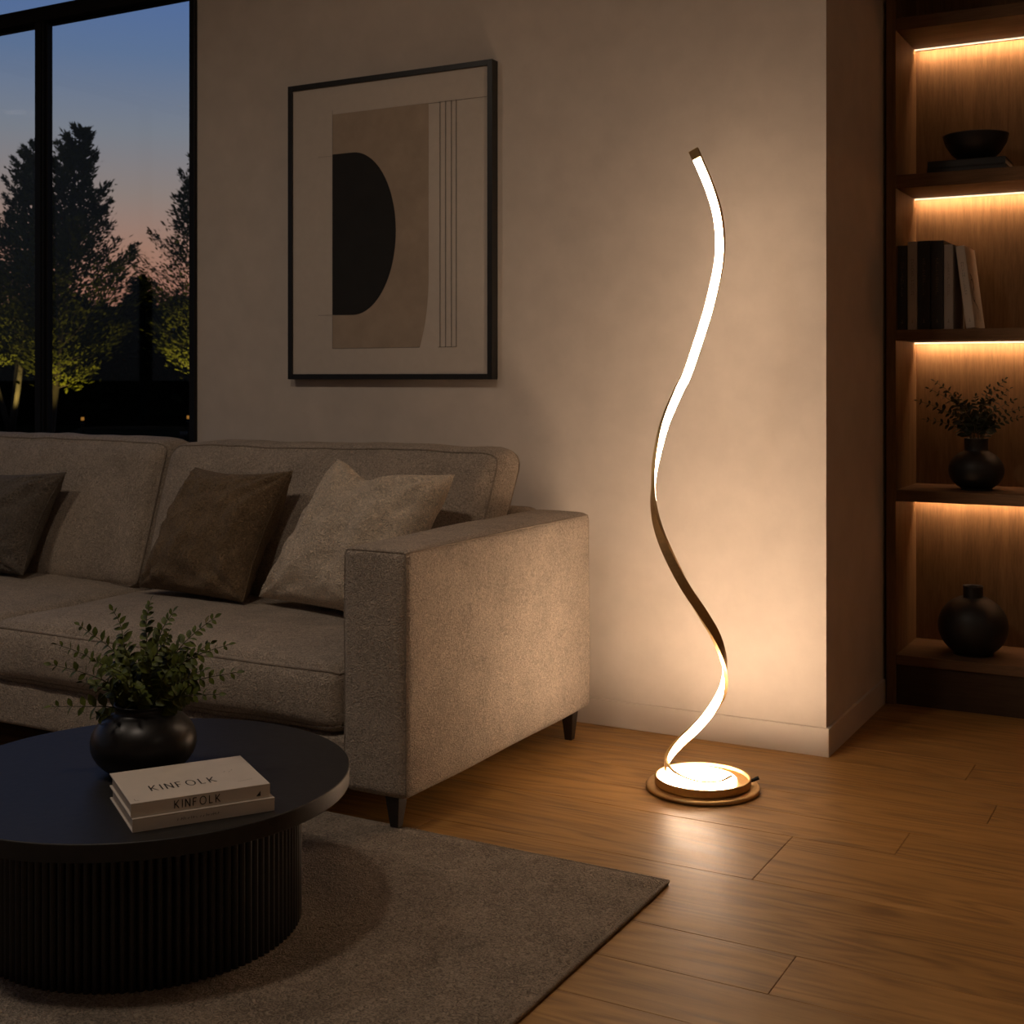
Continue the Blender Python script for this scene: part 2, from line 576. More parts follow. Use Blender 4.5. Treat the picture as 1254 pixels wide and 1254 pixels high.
# ------------------------------------------------------------------ outdoors
struct('ground', MB().box(-420, 400, -400, 420, -0.6, -0.065), M['lawn'], 'dark lawn beyond the window')

def build_hill():
    mb = MB()
    n = 60
    pts = []
    for i in range(n + 1):
        t = i / n
        x = -420 + 330 * t
        h = 17 + 7 * noise.noise(Vector((t * 5, 0.3, 0))) + 3 * noise.noise(Vector((t * 17, 1.3, 0)))
        pts.append((x, h))
    vs, fs = [], []
    for k, (dy, s) in enumerate(((-60, 0), (-30, .55), (0, 1), (60, .7), (120, 0))):
        for x, h in pts:
            vs.append((x, 235 + dy, -1 + h * s))
    m = n + 1
    for k in range(4):
        for i in range(n):
            fs.append((k*m+i, k*m+i+1, (k+1)*m+i+1, (k+1)*m+i))
    mb.add(vs, fs, 0, True)
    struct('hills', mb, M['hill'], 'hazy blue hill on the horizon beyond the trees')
build_hill()

def leaf_quad(mb, p, d, up, L, wd, mi=0):
    d = d.normalized()
    s = d.cross(up)
    if s.length < 1e-4: s = d.orthogonal()
    s.normalize()
    n = s.cross(d)
    a = p
    b = p + d * L * .45 + s * wd * .5 + n * wd * .10
    c = p + d * L
    e = p + d * L * .45 - s * wd * .5 + n * wd * .10
    mb.add([a, b, c, e], [(0, 1, 2), (0, 2, 3)], mi, True)

def tree(label, base, height, radius, seed, stems=1, first=0.28, rise=0.9, nb=46, leaf=0.085, per=310, mats=('tree_leaf', 'bark'), group='garden trees outside the window', lean=(0, 0)):
    rr = random.Random(seed)
    t = thing('garden_tree', label, 'tree', base, group=group)
    B = Vector(base)
    tr, fo = MB(), MB()
    tops = []
    for s in range(stems):
        a = 2 * PI * s / stems + rr.uniform(-.4, .4)
        sp = radius * (0.55 if stems > 1 else 0.08)
        pts, rads = [], []
        for k in range(13):
            u = k / 12
            off = Vector((math.cos(a), math.sin(a), 0)) * sp * min(1, u * 1.9) * (0.4 if stems == 1 else 1)
            wob = Vector((noise.noise(Vector((u * 4, seed, s))), noise.noise(Vector((u * 4, seed + 9, s))), 0)) * .14
            pts.append(B + off + wob * u + Vector((lean[0] * u, lean[1] * u, height * u)))
            rads.append(max(.012, (.085 if stems == 1 else .06) * (1 - u) ** .8))
        tr.tube(pts, rads, 7)
        tops.append(pts)
    per_stem = nb // stems
    for pts in tops:
        for i in range(per_stem):
            q0 = (i + rr.random()) / per_stem
            u = first + (0.985 - first) * q0
            kk = u * 12
            k0 = min(11, int(kk))
            p0 = pts[k0].lerp(pts[k0 + 1], kk - k0)
            ln = radius * (.09 + .95 * (1 - q0) ** .95) * min(1, .50 + q0 * 3) * rr.uniform(.62, 1.12)
            a = i * 2.4 + rr.uniform(-.5, .5)
            d = Vector((math.cos(a), math.sin(a), rise * rr.uniform(.45, 1.0) + .5 * q0))
            d.normalize()
            sd = d.cross(Vector((0, 0, 1))).normalized()
            dn = sd.cross(d).normalized()
            bp = []
            for q in range(6):
                w = q / 5
                bp.append(p0 + d * ln * w - Vector((0, 0, .10 * ln * math.sin(PI * w))))
            tr.tube(bp, [.016 * (1 - w / 6) for w in range(6)], 4)
            cnt = int(per * (.35 + .65 * ln / radius))
            for q in range(cnt):
                w = rr.random() ** .8 * .92 + .12
                sp = .24 * ln * max(.0, 1.08 - w) ** .8 + .02
                sg = rr.choice((-1, 1))
                off = abs(rr.gauss(0, 1)) * sp
                c = p0 + d * ln * w - Vector((0, 0, .10 * ln * math.sin(PI * min(1, w)))) + (sd * sg) * off + d * off * .6 + dn * rr.gauss(0, sp * .45)
                ld = d + sd * sg * rr.uniform(.2, 1.0) + dn * rr.gauss(.1, .4)
                leaf_quad(fo, c, ld, dn + Vector((rr.gauss(0, .4), rr.gauss(0, .4), 0)), leaf * rr.uniform(.7, 1.4), leaf * rr.uniform(.4, .65))
    tr.build('trunk', M[mats[1]], t)
    fo.build('foliage', M[mats[0]], t)
    return t

tree('leafy tree with three forked stems, left of the black window mullion', (-20.37, 17.09, -.065), 5.6, 1.45, 3, stems=3, first=.24, nb=108)
tree('tallest feathery tree just right of the black window mullion', (-15.56, 13.72, -.065), 4.85, 1.75, 8, first=.19, nb=76, lean=(.42, .24))
tree('leafy tree partly cut off by the right edge of the window', (-17.35, 19.05, -.065), 5.45, 2.05, 21, first=.20, nb=66)

def conifer(label, base, height, radius, seed):
    rr = random.Random(seed)
    t = thing('conifer', label, 'tree', base, group='dark conifers behind the garden')
    B = Vector(base)
    fo, tr = MB(), MB()
    tr.tube([B, B + Vector((0, 0, height))], [.12, .02], 6)
    for i in range(34):
        u = .04 + .95 * i / 34
        n = 20
        for k in range(n):
            a = 2 * PI * (k + rr.random()) / n
            ln = radius * (1 - u) ** .85 * rr.uniform(.75, 1.2) + .06
            d = Vector((math.cos(a), math.sin(a), -.18 + .3 * u))
            p0 = B + Vector((0, 0, height * u))
            for q in range(4):
                w = q / 4
                leaf_quad(fo, p0 + d * ln * w, d + Vector((rr.gauss(0, .3), rr.gauss(0, .3), rr.gauss(0, .25))), Vector((0, 0, 1)), ln * .5 + .14, ln * .32 + .12)
    tr.build('trunk', M['bark'], t)
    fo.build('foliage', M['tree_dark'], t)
for lb, b, h, r, s in (
    ('dark pointed conifer in the middle of the gap between the lit trees', (-25.9, 26.0, -.065), 3.95, 1.35, 1),
    ('dark conifer rising just below the bluish hill', (-29.9, 27.0, -.065), 3.55, 1.1, 2),
    ('dark conifer behind the tree at the right edge of the window', (-23.0, 29.3, -.065), 4.1, 1.4, 3),
    ('dark conifer far behind the tallest feathery tree', (-33.2, 30.6, -.065), 3.4, 1.4, 4),
    ('dark conifer seen behind the three forked stems', (-36.8, 26.0, -.065), 3.8, 1.5, 5)):
    conifer(lb, b, h, r, s)

def hedge():
    rr = random.Random(77)
    A, B = Vector((-29.5, 19.0, -.065)), Vector((-17.2, 26.6, -.065))
    t = thing('hedge', 'tall dark hedge closing the garden behind the lit trees', 'hedge', (A + B) / 2)
    fo = MB()
    d = (B - A).normalized(); nrm = Vector((-d.y, d.x, 0))
    for k in range(12000):
        u = rr.random()
        top = 2.75 + .55 * noise.noise(Vector((u * 9, 0, 2))) + .3 * noise.noise(Vector((u * 31, 0, 5)))
        z = top * (1 - rr.random() ** 1.5)
        p = A.lerp(B, u) + nrm * rr.gauss(0, .25) + Vector((0, 0, z))
        leaf_quad(fo, p, Vector((rr.gauss(0, 1), rr.gauss(0, 1), rr.gauss(.6, .6))), Vector((rr.gauss(0, 1), rr.gauss(0, 1), 1)), rr.uniform(.2, .42), rr.uniform(.12, .26))
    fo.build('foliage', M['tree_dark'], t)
    core = []
    for k in range(41):
        core.append(A.lerp(B, k / 40))
    mb = MB()
    vs, fs = [], []
    for k, c in enumerate(core):
        h = 2.2 + .4 * noise.noise(Vector((k / 40 * 9, 0, 2)))
        for o, z in ((-.22, 0), (-.2, h * .9), (0, h), (.2, h * .9), (.22, 0)):
            q = c + nrm * o; vs.append((q.x, q.y, -.065 + z))
    for k in range(40):
        for i in range(4): fs.append((k*5+i, k*5+5+i, k*5+6+i, k*5+i+1))
    mb.add(vs, fs, 0, True)
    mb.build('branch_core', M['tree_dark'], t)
hedge()

def lantern(label, p):
    t = thing('garden_lantern', label, 'lantern', (p[0], p[1], -.065), group='low lanterns in the dark garden')
    MB().lathe([(.03, 0), (.03, .20), (.05, .20), (.05, .215)], (p[0], p[1], -.065), 12).build('post', M['black'], t)
    MB().lathe([(.032, .200), (.032, .265)], (p[0], p[1], 0), 12).build('glow_head', M['lantern'], t)
lantern('small amber lantern glowing low behind the window, nearer the mullion', (-20.10, 18.61))
lantern('small amber lantern glowing low at the right edge of the window', (-18.95, 20.40))

def uplight(label, p, tgt, watts):
    t = thing('garden_spotlight', label, 'spotlight', p, group='uplights at the feet of the trees')
    MB().lathe([(.06, 0), (.07, .10), (.055, .10), (.05, .07)], p, 16).build('lamp_housing', M['black'], t)
    ld = bpy.data.lights.new('uplight', 'SPOT')
    ld.energy = watts
    ld.color = (1.0, 0.78, 0.22)
    ld.spot_size = rad(72)
    ld.spot_blend = .8
    ld.shadow_soft_size = .06
    lo = bpy.data.objects.new('uplight', ld)
    link(lo, t)
    lo.location = (0, 0, .14)
    d = Vector(tgt) - (Vector(p) + Vector((0, 0, .14)))
    lo.rotation_euler = d.to_track_quat('-Z', 'Y').to_euler()
uplight('ground spotlight in front of the forked tree', (-19.9, 16.7, -.065), (-20.2, 17.0, 2.2), SPOT_W)
uplight('ground spotlight in front of the tallest feathery tree', (-14.95, 13.5, -.065), (-15.2, 13.75, 2.1), SPOT_W * .45)
uplight('ground spotlight in front of the tree at the window edge', (-17.3, 18.5, -.065), (-17.55, 18.9, 2.3), SPOT_W)

# ------------------------------------------------------------------ ceiling fill lights (added out of view to brighten the room)
def fill_light(label, x, y, k):
    t = thing('ceiling_fill_light', label, 'fill_light', (x, y, 2.9), group='added ceiling fill lights')
    MB().lathe([(.115, -.004), (.115, 0), (.14, 0), (.14, -.006), (.12, -.008)], (x, y, 2.9), 32, cap=False).build('trim_ring', M['black_metal'], t)
    ld = bpy.data.lights.new('fill_light', 'AREA')
    ld.shape = 'DISK'; ld.size = .22
    ld.energy = FILL_W * k
    ld.color = (1.0, 0.82, 0.66)
    lo = bpy.data.objects.new('fill_light', ld)
    link(lo, t)
    lo.location = (0, 0, -.012)
for x, y, k, lb in ((-3.2, 1.0, .9, 'added ceiling fill light over the left seat of the sofa'), (-1.65, 0.95, 1.1, 'added ceiling fill light over the coffee table'), (1.5, 1.2, .30, 'added ceiling fill light on the right side of the room')):
    fill_light(lb, x, y, k)

# ------------------------------------------------------------------ soft boxes
def axis_grid(h, r, n):
    g = [-h]
    for k in range(1, 5):
        g.append(-h + r * (1 - math.cos(PI / 2 * k / 4)) * 1.0)
    for k in range(1, n):
        g.append(-(h - r) + 2 * (h - r) * k / n)
    for k in range(4, 0, -1):
        g.append(h - r * (1 - math.cos(PI / 2 * k / 4)))
    g.append(h)
    return g

def softener(c, h, r, puff=(0, 0, 0), amp=0.0, freq=5.0, seed=0, post=None):
    c = Vector(c)
    def f(p, push=0.0):
        q = Vector(p)
        inner = Vector([max(-(h[i] - r), min(h[i] - r, q[i])) for i in range(3)])
        d = q - inner
        if d.length > 1e-9:
            # map the square corner region to a round one
            m = max(abs(d[0]), abs(d[1]), abs(d[2]))
            dn = d.normalized()
            q = inner + dn * m
        else:
            dn = Vector((0, 0, 0))
        u = [max(-1, min(1, p[i] / h[i])) for i in range(3)]
        o = Vector((puff[0] * u[0] * (1 - u[1]**2) * (1 - u[2]**2),
                    puff[1] * u[1] * (1 - u[0]**4) * (1 - u[2]**2),
                    puff[2] * u[2] * (1 - u[0]**4) * (1 - u[1]**4)))
        q = q + o + dn * push
        if amp:
            w = q + c
            s1 = noise.noise(w * freq + Vector((seed, 0, 0)))
            s2 = noise.noise(Vector((w.x * freq * 2.6, w.y * freq * 1.2, w.z * freq * 1.0)) + Vector((0, seed, 3)))
            q = q + dn * amp * (s1 + .6 * s2)
        q = q + c
        if post: q = post(q)
        return q
    return f

def softbox(mb, f, h, r, n=(14, 10, 8)):
    gx, gy, gz = (axis_grid(h[i], r, n[i]) for i in range(3))
    G = (gx, gy, gz)
    idx = {}
    vs, fs = [], []
    def vid(i, j, k):
        key = (i, j, k)
        if key not in idx:
            idx[key] = len(vs)
            vs.append(f((gx[i], gy[j], gz[k])))
        return idx[key]
    nx, ny, nz = len(gx) - 1, len(gy) - 1, len(gz) - 1
    for i in range(nx):
        for j in range(ny):
            fs.append((vid(i,j,0), vid(i,j+1,0), vid(i+1,j+1,0), vid(i+1,j,0)))
            fs.append((vid(i,j,nz), vid(i+1,j,nz), vid(i+1,j+1,nz), vid(i,j+1,nz)))
    for i in range(nx):
        for k in range(nz):
            fs.append((vid(i,0,k), vid(i+1,0,k), vid(i+1,0,k+1), vid(i,0,k+1)))
            fs.append((vid(i,ny,k), vid(i,ny,k+1), vid(i+1,ny,k+1), vid(i+1,ny,k)))
    for j in range(ny):
        for k in range(nz):
            fs.append((vid(0,j,k), vid(0,j,k+1), vid(0,j+1,k+1), vid(0,j+1,k)))
            fs.append((vid(nx,j,k), vid(nx,j+1,k), vid(nx,j+1,k+1), vid(nx,j,k+1)))
    mb.add(vs, fs, 0, True)

def rect_path(a0, a1, b0, b1, mk, n=28):
    """closed loop around a rectangle; mk(a, b) gives the raw box point"""
    P = []
    for i in range(n): P.append(mk(a0 + (a1 - a0) * i / n, b0))
    for i in range(n): P.append(mk(a1, b0 + (b1 - b0) * i / n))
    for i in range(n): P.append(mk(a1 - (a1 - a0) * i / n, b1))
    for i in range(n): P.append(mk(a0, b1 - (b1 - b0) * i / n))
    return P

# ------------------------------------------------------------------ sofa
def build_sofa():
    root = thing('sofa', 'long oatmeal fabric two-seat sofa with piped cushions along the wall', 'sofa', (-3.04, 2.95, 0))
    SF, PP = M['sofa'], M['piping']
    # base and back frame
    c, h, r = (-3.04, 2.9435, .145), (1.235, .4665, .060), .015
    mb = MB(); softbox(mb, softener(c, h, r), h, r, (20, 8, 3)); mb.build('base_frame', SF, root)
    c, h, r = (-3.04, 3.395, .375), (1.250, .055, .290), .035
    mb = MB(); softbox(mb, softener(c, h, r, (0, .006, .006), .003, 4, 2), h, r, (24, 3, 8)); mb.build('back_frame', SF, root)
    # arms
    for sgn, cx, seed in ((1, -1.7215, 1), (-1, -4.3585, 5)):
        c, h, r = (cx, 2.953, .3705), (.0915, .490, .2855), .022
        f = softener(c, h, r, (.010, .008, .006), .0035, 3.5, seed)
        mb = MB(); softbox(mb, f, h, r, (5, 26, 16)); arm = mb.build('arm', SF, root)
        pm = MB()
        e = .0006
        U = [(-h[0], -h[2] + 2 * h[2] * k / 26) for k in range(26)] + [(-h[0] + 2 * h[0] * k / 16, h[2]) for k in range(16)] + [(h[0], h[2] - 2 * h[2] * k / 26) for k in range(27)]
        pm.tube([f((a, -h[1], b), e) for a, b in U], .0026, 6)
        pm.tube([f((sgn * h[0], -h[1] + 2 * h[1] * k / 40, h[2]), e) for k in range(41)], .0026, 6)
        pm.tube([f((sgn * h[0], h[1], -h[2] + 2 * h[2] * k / 24), e) for k in range(25)], .0026, 6)
        pm.build('piping', PP, arm)
    # seat cushions
    for x0, x1, seed in ((-3.040, -1.815, 3), (-4.265, -3.042, 9)):
        cx = (x0 + x1) / 2
        h = ((x1 - x0) / 2 - .001, .375, .083)
        c = (cx, 2.840, .289)
        r = .042
        f = softener(c, h, r, (0, .024, .028), .006, 4.2, seed)
        mb = MB(); softbox(mb, f, h, r, (36, 22, 7)); s = mb.build('seat_cushion', SF, root)
        pm = MB()
        for zz, rr in ((h[2], .0030), (-h[2], .0022)):
            loop = rect_path(-h[0], h[0], -h[1], h[1], lambda a, b: (a, b, zz * .86), 48)
            pm.tube([f(p, .0006) for p in loop], rr, 6, True)
        pm.build('piping', PP, s)
    # back cushions, leaning on the back frame
    for x0, x1, sgn, seed in ((-3.040, -1.815, 1, 4), (-4.265, -3.042, -1, 11)):
        cx = (x0 + x1) / 2
        h = ((x1 - x0) / 2 - .001, .085, .235)
        c = (cx, 3.110, .605)
        def post(q, cx=cx, h=h, sgn=sgn):
            t = (q.z - .38) / .46
            u = (q.x - cx) / h[0] * sgn
            return Vector((q.x + sgn * .045 * max(0, u) ** 2 * max(0, t - .35) + .03 * max(0, t) * max(0, -u * sgn * sgn) * 0, q.y + .145 * t, q.z))
        r = .056
        f = softener(c, h, r, (.004, .034, .010), .008, 4.0, seed, post)
        mb = MB(); softbox(mb, f, h, r, (36, 5, 18)); b = mb.build('back_cushion', SF, root)
        pm = MB()
        for yy in (-h[1], h[1]):
            loop = rect_path(-h[0], h[0], -h[2], h[2], lambda a, b2: (a, yy * .80, b2), 40)
            pm.tube([f(p, .0006) for p in loop], .0028, 6, True)
        pm.build('piping', PP, b)
    # tapered legs
    for x, y, z0 in ((-1.678, 2.4925, .0135), (-1.668, 3.375, 0), (-4.402, 2.4925, .0135), (-4.412, 3.375, 0)):
        mb = MB()
        a, b, z1 = .011, .020, .092
        vs = [(x-a,y-a,z0),(x+a,y-a,z0),(x+a,y+a,z0),(x-a,y+a,z0),(x-b,y-b,z1),(x+b,y-b,z1),(x+b,y+b,z1),(x-b,y+b,z1)]
        mb.add(vs, [(0,3,2,1),(4,5,6,7),(0,1,5,4),(1,2,6,5),(2,3,7,6),(3,0,4,7)])
        mb.build('leg', M['leg'], root, bevel=.002)
build_sofa()

# ------------------------------------------------------------------ scatter cushions
def pillow(name, label, corners, T, mat, seed, dent=None, wr=.006):
    bl, br, tr, tl = [Vector(p) + Vector((.022, -.025, .004)) for p in corners]
    base = (bl + br) / 2
    t = thing(name, label, 'cushion', base, group='scatter cushions on the sofa')
    nrm = (br - bl).cross(tl - bl).normalized()      # away from the viewer or towards: fixed below
    if nrm.y > 0: nrm = -nrm
    up = ((tl + tr) / 2 - base).normalized()
    def pos(u, v, side):
        k = .10
        uu = u * (1 - k * (1 - v * v) * abs(u))
        vv = v * (1 - (k if v > 0 else .02) * (1 - u * u) * abs(v))
        a, b = (uu + 1) / 2, (vv + 1) / 2
        p = bl * (1 - a) * (1 - b) + br * a * (1 - b) + tr * a * b + tl * (1 - a) * b
        th = T * (max(0, 1 - abs(u) ** 2.6) * max(0, 1 - abs(v) ** 2.6)) ** .48
        th *= 1 + .10 * noise.noise(Vector((u * 1.3, v * 1.3, seed)))
        rim = min(1, (1 - max(abs(u), abs(v))) * 6)
        # creases that radiate from the corners plus a little crumple
        w = 0
        for cu, cv in ((-1, -1), (1, -1), (1, 1), (-1, 1)):
            d = math.hypot(u - cu, v - cv)
            an = math.atan2(v - cv, u - cu)
            w += math.sin(an * 11 + seed * 1.7 + 2 * noise.noise(Vector((u * 2, v * 2, seed)))) * math.exp(-d * 2.6)
        w = w * wr + wr * .9 * noise.noise(Vector((u * 3.4, v * 3.4, seed + 4))) + wr * .5 * noise.noise(Vector((u * 8, v * 8, seed + 8)))
        p = p + nrm * side * (th + w * rim)
        if dent:
            du, amt, wd = dent
            g = math.exp(-((u - du) / wd) ** 2)
            p = p - up * amt * g * max(0, (v + .25) / 1.25) ** 2
            p = p - nrm * side * .030 * g * max(0, v) ** 1 * rim
        return p
    n = 44
    mb = MB()
    for side in (1, -1):
        vs, fs = [], []
        for i in range(n + 1):
            for j in range(n + 1):
                u = math.sin((2 * i / n - 1) * PI / 2)
                v = math.sin((2 * j / n - 1) * PI / 2)
                vs.append(pos(u, v, side))
        for i in range(n):
            for j in range(n):
                q = (i*(n+1)+j, (i+1)*(n+1)+j, (i+1)*(n+1)+j+1, i*(n+1)+j+1)
                fs.append(q if side == 1 else q[::-1])
        mb.add(vs, fs, 0, True)
    mb.build('cover', mat, t, fix=False)
    pm = MB()
    loop = rect_path(-1, 1, -1, 1, lambda a, b: (a, b), 30)
    pm.tube([pos(a, b, 1) for a, b in loop], .0022, 6, True)
    pm.build('seam', mat, t)

pillow('cushion', 'dark brown wool cushion in the middle of the sofa', [(-2.9164, 2.93, .4106), (-2.4854, 2.90, .4052), (-2.4251, 3.05, .7724), (-2.8033, 3.05, .7695)], .100, M['brown'], 2, None, .016)
pillow('cushion', 'creamy pale cushion with a dented top beside the right arm', [(-2.4589, 2.94, .4172), (-1.945, 2.84, .4134), (-1.850, 3.02, .7833), (-2.269, 3.06, .8112)], .100, M['cream'], 5, (-.30, .034, .36), .013)
pillow('cushion', 'grey taupe wool cushion cut off by the left edge of the photo', [(-4.029, 2.95, .4015), (-3.4179, 2.92, .4116), (-3.3663, 3.05, .7349), (-3.9699, 3.05, .7246)], .095, M['grey'], 8, None, .017)

# ------------------------------------------------------------------ rug
def build_rug():
    t = thing('rug', 'flat taupe pile rug under the coffee table and sofa front', 'rug', (-2.6, 1.4, 0))
    x0, x1, y0, y1, z = -4.4, -1.012, -.2, 2.505, .013
    nx, ny = 150, 120
    vs, fs = [], []
    for i in range(nx + 1):
        for j in range(ny + 1):
            x = x0 + (x1 - x0) * i / nx
            y = y0 + (y1 - y0) * j / ny
            e = min(x - x0, x1 - x, y - y0, y1 - y)
            zz = z * (1 - .35 * math.exp(-e / .006)) + .0008 * noise.noise(Vector((x * 30, y * 30, 0)))
            vs.append((x, y, zz))
    for i in range(nx):
        for j in range(ny):
            fs.append((i*(ny+1)+j, (i+1)*(ny+1)+j, (i+1)*(ny+1)+j+1, i*(ny+1)+j+1))
    mb = MB().add(vs, fs, 0, True)
    mb.build('pile', M['rug'], t)
    MB().tube(rect_path(x0, x1, y0, y1, lambda a, b: (a, b, .0055), 30), .0055, 8, True).build('bound_edge', M['rug_edge'], t)
build_rug()

# ------------------------------------------------------------------ coffee table
TX, TY, TZ = -1.805, 1.825, .300
def build_table():
    t = thing('coffee_table', 'round black coffee table with a fluted drum base on the rug', 'table', (TX, TY, .013))
    R = .388
    MB().lathe([(.30, TZ-.032), (R-.003, TZ-.032), (R-.0008, TZ-.0312), (R, TZ-.029), (R, TZ-.003), (R-.0008, TZ-.0008), (R-.003, TZ)], (TX, TY, 0), 160).build('table_top', M['table'], t, wn=True)
    n = 120
    r0 = .291
    prof = []
    for k in range(n):
        for q, dr in ((0, -.004), (.12, -.0005), (.3, .0032), (.5, .0044), (.7, .0032), (.88, -.0005)):
            a = 2 * PI * (k + q) / n
            prof.append((TX + (r0 + dr) * math.cos(a), TY + (r0 + dr) * math.sin(a)))
    MB().prism(prof, .0135, TZ - .032, 'xy').build('fluted_base', M['flute'], t)
build_table()

# ------------------------------------------------------------------ leafy sprays
def sprig_mesh(name, p0, p1, rr, parent, lm, sm, pairs=11, L=.020, Wd=.011, droop=.0):
    p0, p1 = Vector(p0), Vector(p1)
    ax = p1 - p0
    side = ax.cross(Vector((0, 0, 1)))
    if side.length < 1e-4: side = Vector((1, 0, 0))
    side.normalize()
    bend = ax.length * .10
    pts = []
    horiz = Vector((ax.x, ax.y, 0))
    for k in range(11):
        w = k / 10
        # leave the mouth steeply, then arch outwards
        q = p0 + ax * w - horiz * .28 * math.sin(PI * w) + Vector((0, 0, bend * .8 * math.sin(PI * w)))
        q += side * .006 * math.sin(w * 9 + p1.x * 50)
        pts.append(q)
    mb = MB()
    mb.tube(pts, [.0016 * (1 - .6 * k / 10) for k in range(11)], 5, mi=1)
    nn = pairs
    for i in range(nn):
        w = .22 + .78 * (i + .5) / nn
        kk = w * 10
        k0 = min(9, int(kk))
        p = pts[k0].lerp(pts[k0 + 1], kk - k0)
        d = (pts[k0 + 1] - pts[k0]).normalized()
        # rotate pair plane irregularly
        a0 = rr.uniform(-.7, .7)
        s = (d.cross(Vector((math.sin(a0) * .4, -1, .25 * math.cos(a0))))).normalized()
        sc = (1.15 - .75 * max(0, w - .45) / .55) * rr.uniform(.8, 1.15)
        for sg in (1, -1):
            ld = (d * rr.uniform(.45, .8) + s * sg + Vector((0, 0, rr.uniform(-.15, .25)))).normalized()
            n = ld.cross(s.cross(ld)).normalized()
            leaf(mb, p, ld, rr, L * sc, Wd * sc)
    ld = (pts[-1] - pts[-2]).normalized()
    leaf(mb, pts[-1], ld, rr, L * .55, Wd * .5)
    return mb.build(name, [lm, sm], parent)

def leaf(mb, p, d, rr, L, wd):
    up = Vector((rr.gauss(0, .35), -.55 + rr.gauss(0, .35), .7))
    s = d.cross(up)
    if s.length < 1e-4: s = d.orthogonal()
    s.normalize()
    n = s.cross(d).normalized()
    prof = [(0, .06), (.18, .55), (.42, 1.0), (.68, .86), (.88, .45), (1.0, .03)]
    vs, fs = [], []
    for u, w in prof:
        c = p + d * L * u + n * (-.18 * L * u * u)
        vs += [c + s * wd * .5 * w + n * wd * .12 * w, c, c - s * wd * .5 * w + n * wd * .12 * w]
    for i in range(len(prof) - 1):
        a, b = i * 3, i * 3 + 3
        fs += [(a, a+1, b+1, b), (a+1, a+2, b+2, b+1)]
    mb.add(vs, fs, 0, True)

VX, VY = -1.8074, 1.8244
def build_table_vase():
    z = TZ
    t = thing('vase', 'squat black ceramic vase on the coffee table holding green sprigs', 'vase', (VX, VY, z))
    prof = []
    b, a, zc = .068, .0985, .058
    for k in range(0, 27):
        th = -1.02 + (1.0 + 1.02) * k / 26
        prof.append((a * math.cos(th) ** .95, zc + b * math.sin(th)))
    prof = [(.001, 0.001), (.046, .0)] + [p for p in prof if p[1] > .0005]
    prof += [(.0530, .1180), (.0530, .1270), (.0560, .1295), (.0555, .1315), (.0495, .1310), (.0480, .121), (.049, .112), (.07, .095), (.085, .06), (.06, .02), (.001, .012)]
    MB().lathe(prof, (VX, VY, z), 72, cap=False).build('vase_body', M['ceramic'], t)
    TIPS = [(0.003, 0.012, 0.621), (-0.081, -0.003, 0.599), (0.072, -0.002, 0.609), (0.117, 0.067, 0.592), (-0.157, -0.008, 0.566), (-0.2, -0.03, 0.526), (-0.101, -0.131, 0.516), (-0.113, -0.121, 0.435), (0.193, 0.016, 0.557), (0.163, 0.078, 0.492), (0.182, 0.005, 0.467), (0.087, 0.04, 0.445), (-0.054, -0.067, 0.412), (0.11, -0.052, 0.583), (-0.015, -0.04, 0.546), (0.104, 0.008, 0.534), (0.033, -0.145, 0.54), (0.041, -0.033, 0.535), (0.158, -0.029, 0.501), (-0.047, -0.11, 0.487), (0.05, -0.083, 0.5), (0.051, -0.001, 0.476)]
    rr = random.Random(12)
    for k in range(12):
        a = rr.uniform(0, 2 * PI)
        q = rr.uniform(.04, .125)
        TIPS.append((q * math.cos(a), q * math.sin(a), rr.uniform(.445, .545)))
    p = thing('sprig_bouquet', 'bunch of small leaved green sprigs in the squat vase on the coffee table', 'plant', (VX, VY, z + .06))
    for x, y, zz in TIPS:
        a = math.atan2(y, x)
        rb = min(.030, math.hypot(x, y) * .3)
        p0 = (VX + rb * math.cos(a), VY + rb * math.sin(a), z + .095)
        tip = (VX + x, VY + y, zz)
        ln = (Vector(tip) - Vector(p0)).length
        sprig_mesh('sprig', p0, tip, rr, p, M['leaf'], M['stem'], pairs=max(6, int(ln / .0165)), L=.028, Wd=.0165)
build_table_vase()

# ------------------------------------------------------------------ books on the table
def stroke(mb, pts, w, place, closed=False):
    """flat pen stroke through 2-D points, set on the surface by place(x, y)"""
    P = [Vector((p[0], p[1])) for p in pts]
    n = len(P)
    L, Rr = [], []
    for i in range(n):
        if closed: t = P[(i + 1) % n] - P[i - 1]
        else: t = P[min(n - 1, i + 1)] - P[max(0, i - 1)]
        t.normalize()
        o = Vector((-t.y, t.x)) * w / 2
        L.append(P[i] + o); Rr.append(P[i] - o)
    vs = [place(*q) for q in L] + [place(*q) for q in Rr]
    fs = []
    m = n if closed else n - 1
    for i in range(m):
        j = (i + 1) % n
        fs.append((i, n + i, n + j, j))
    mb.add(vs, fs)

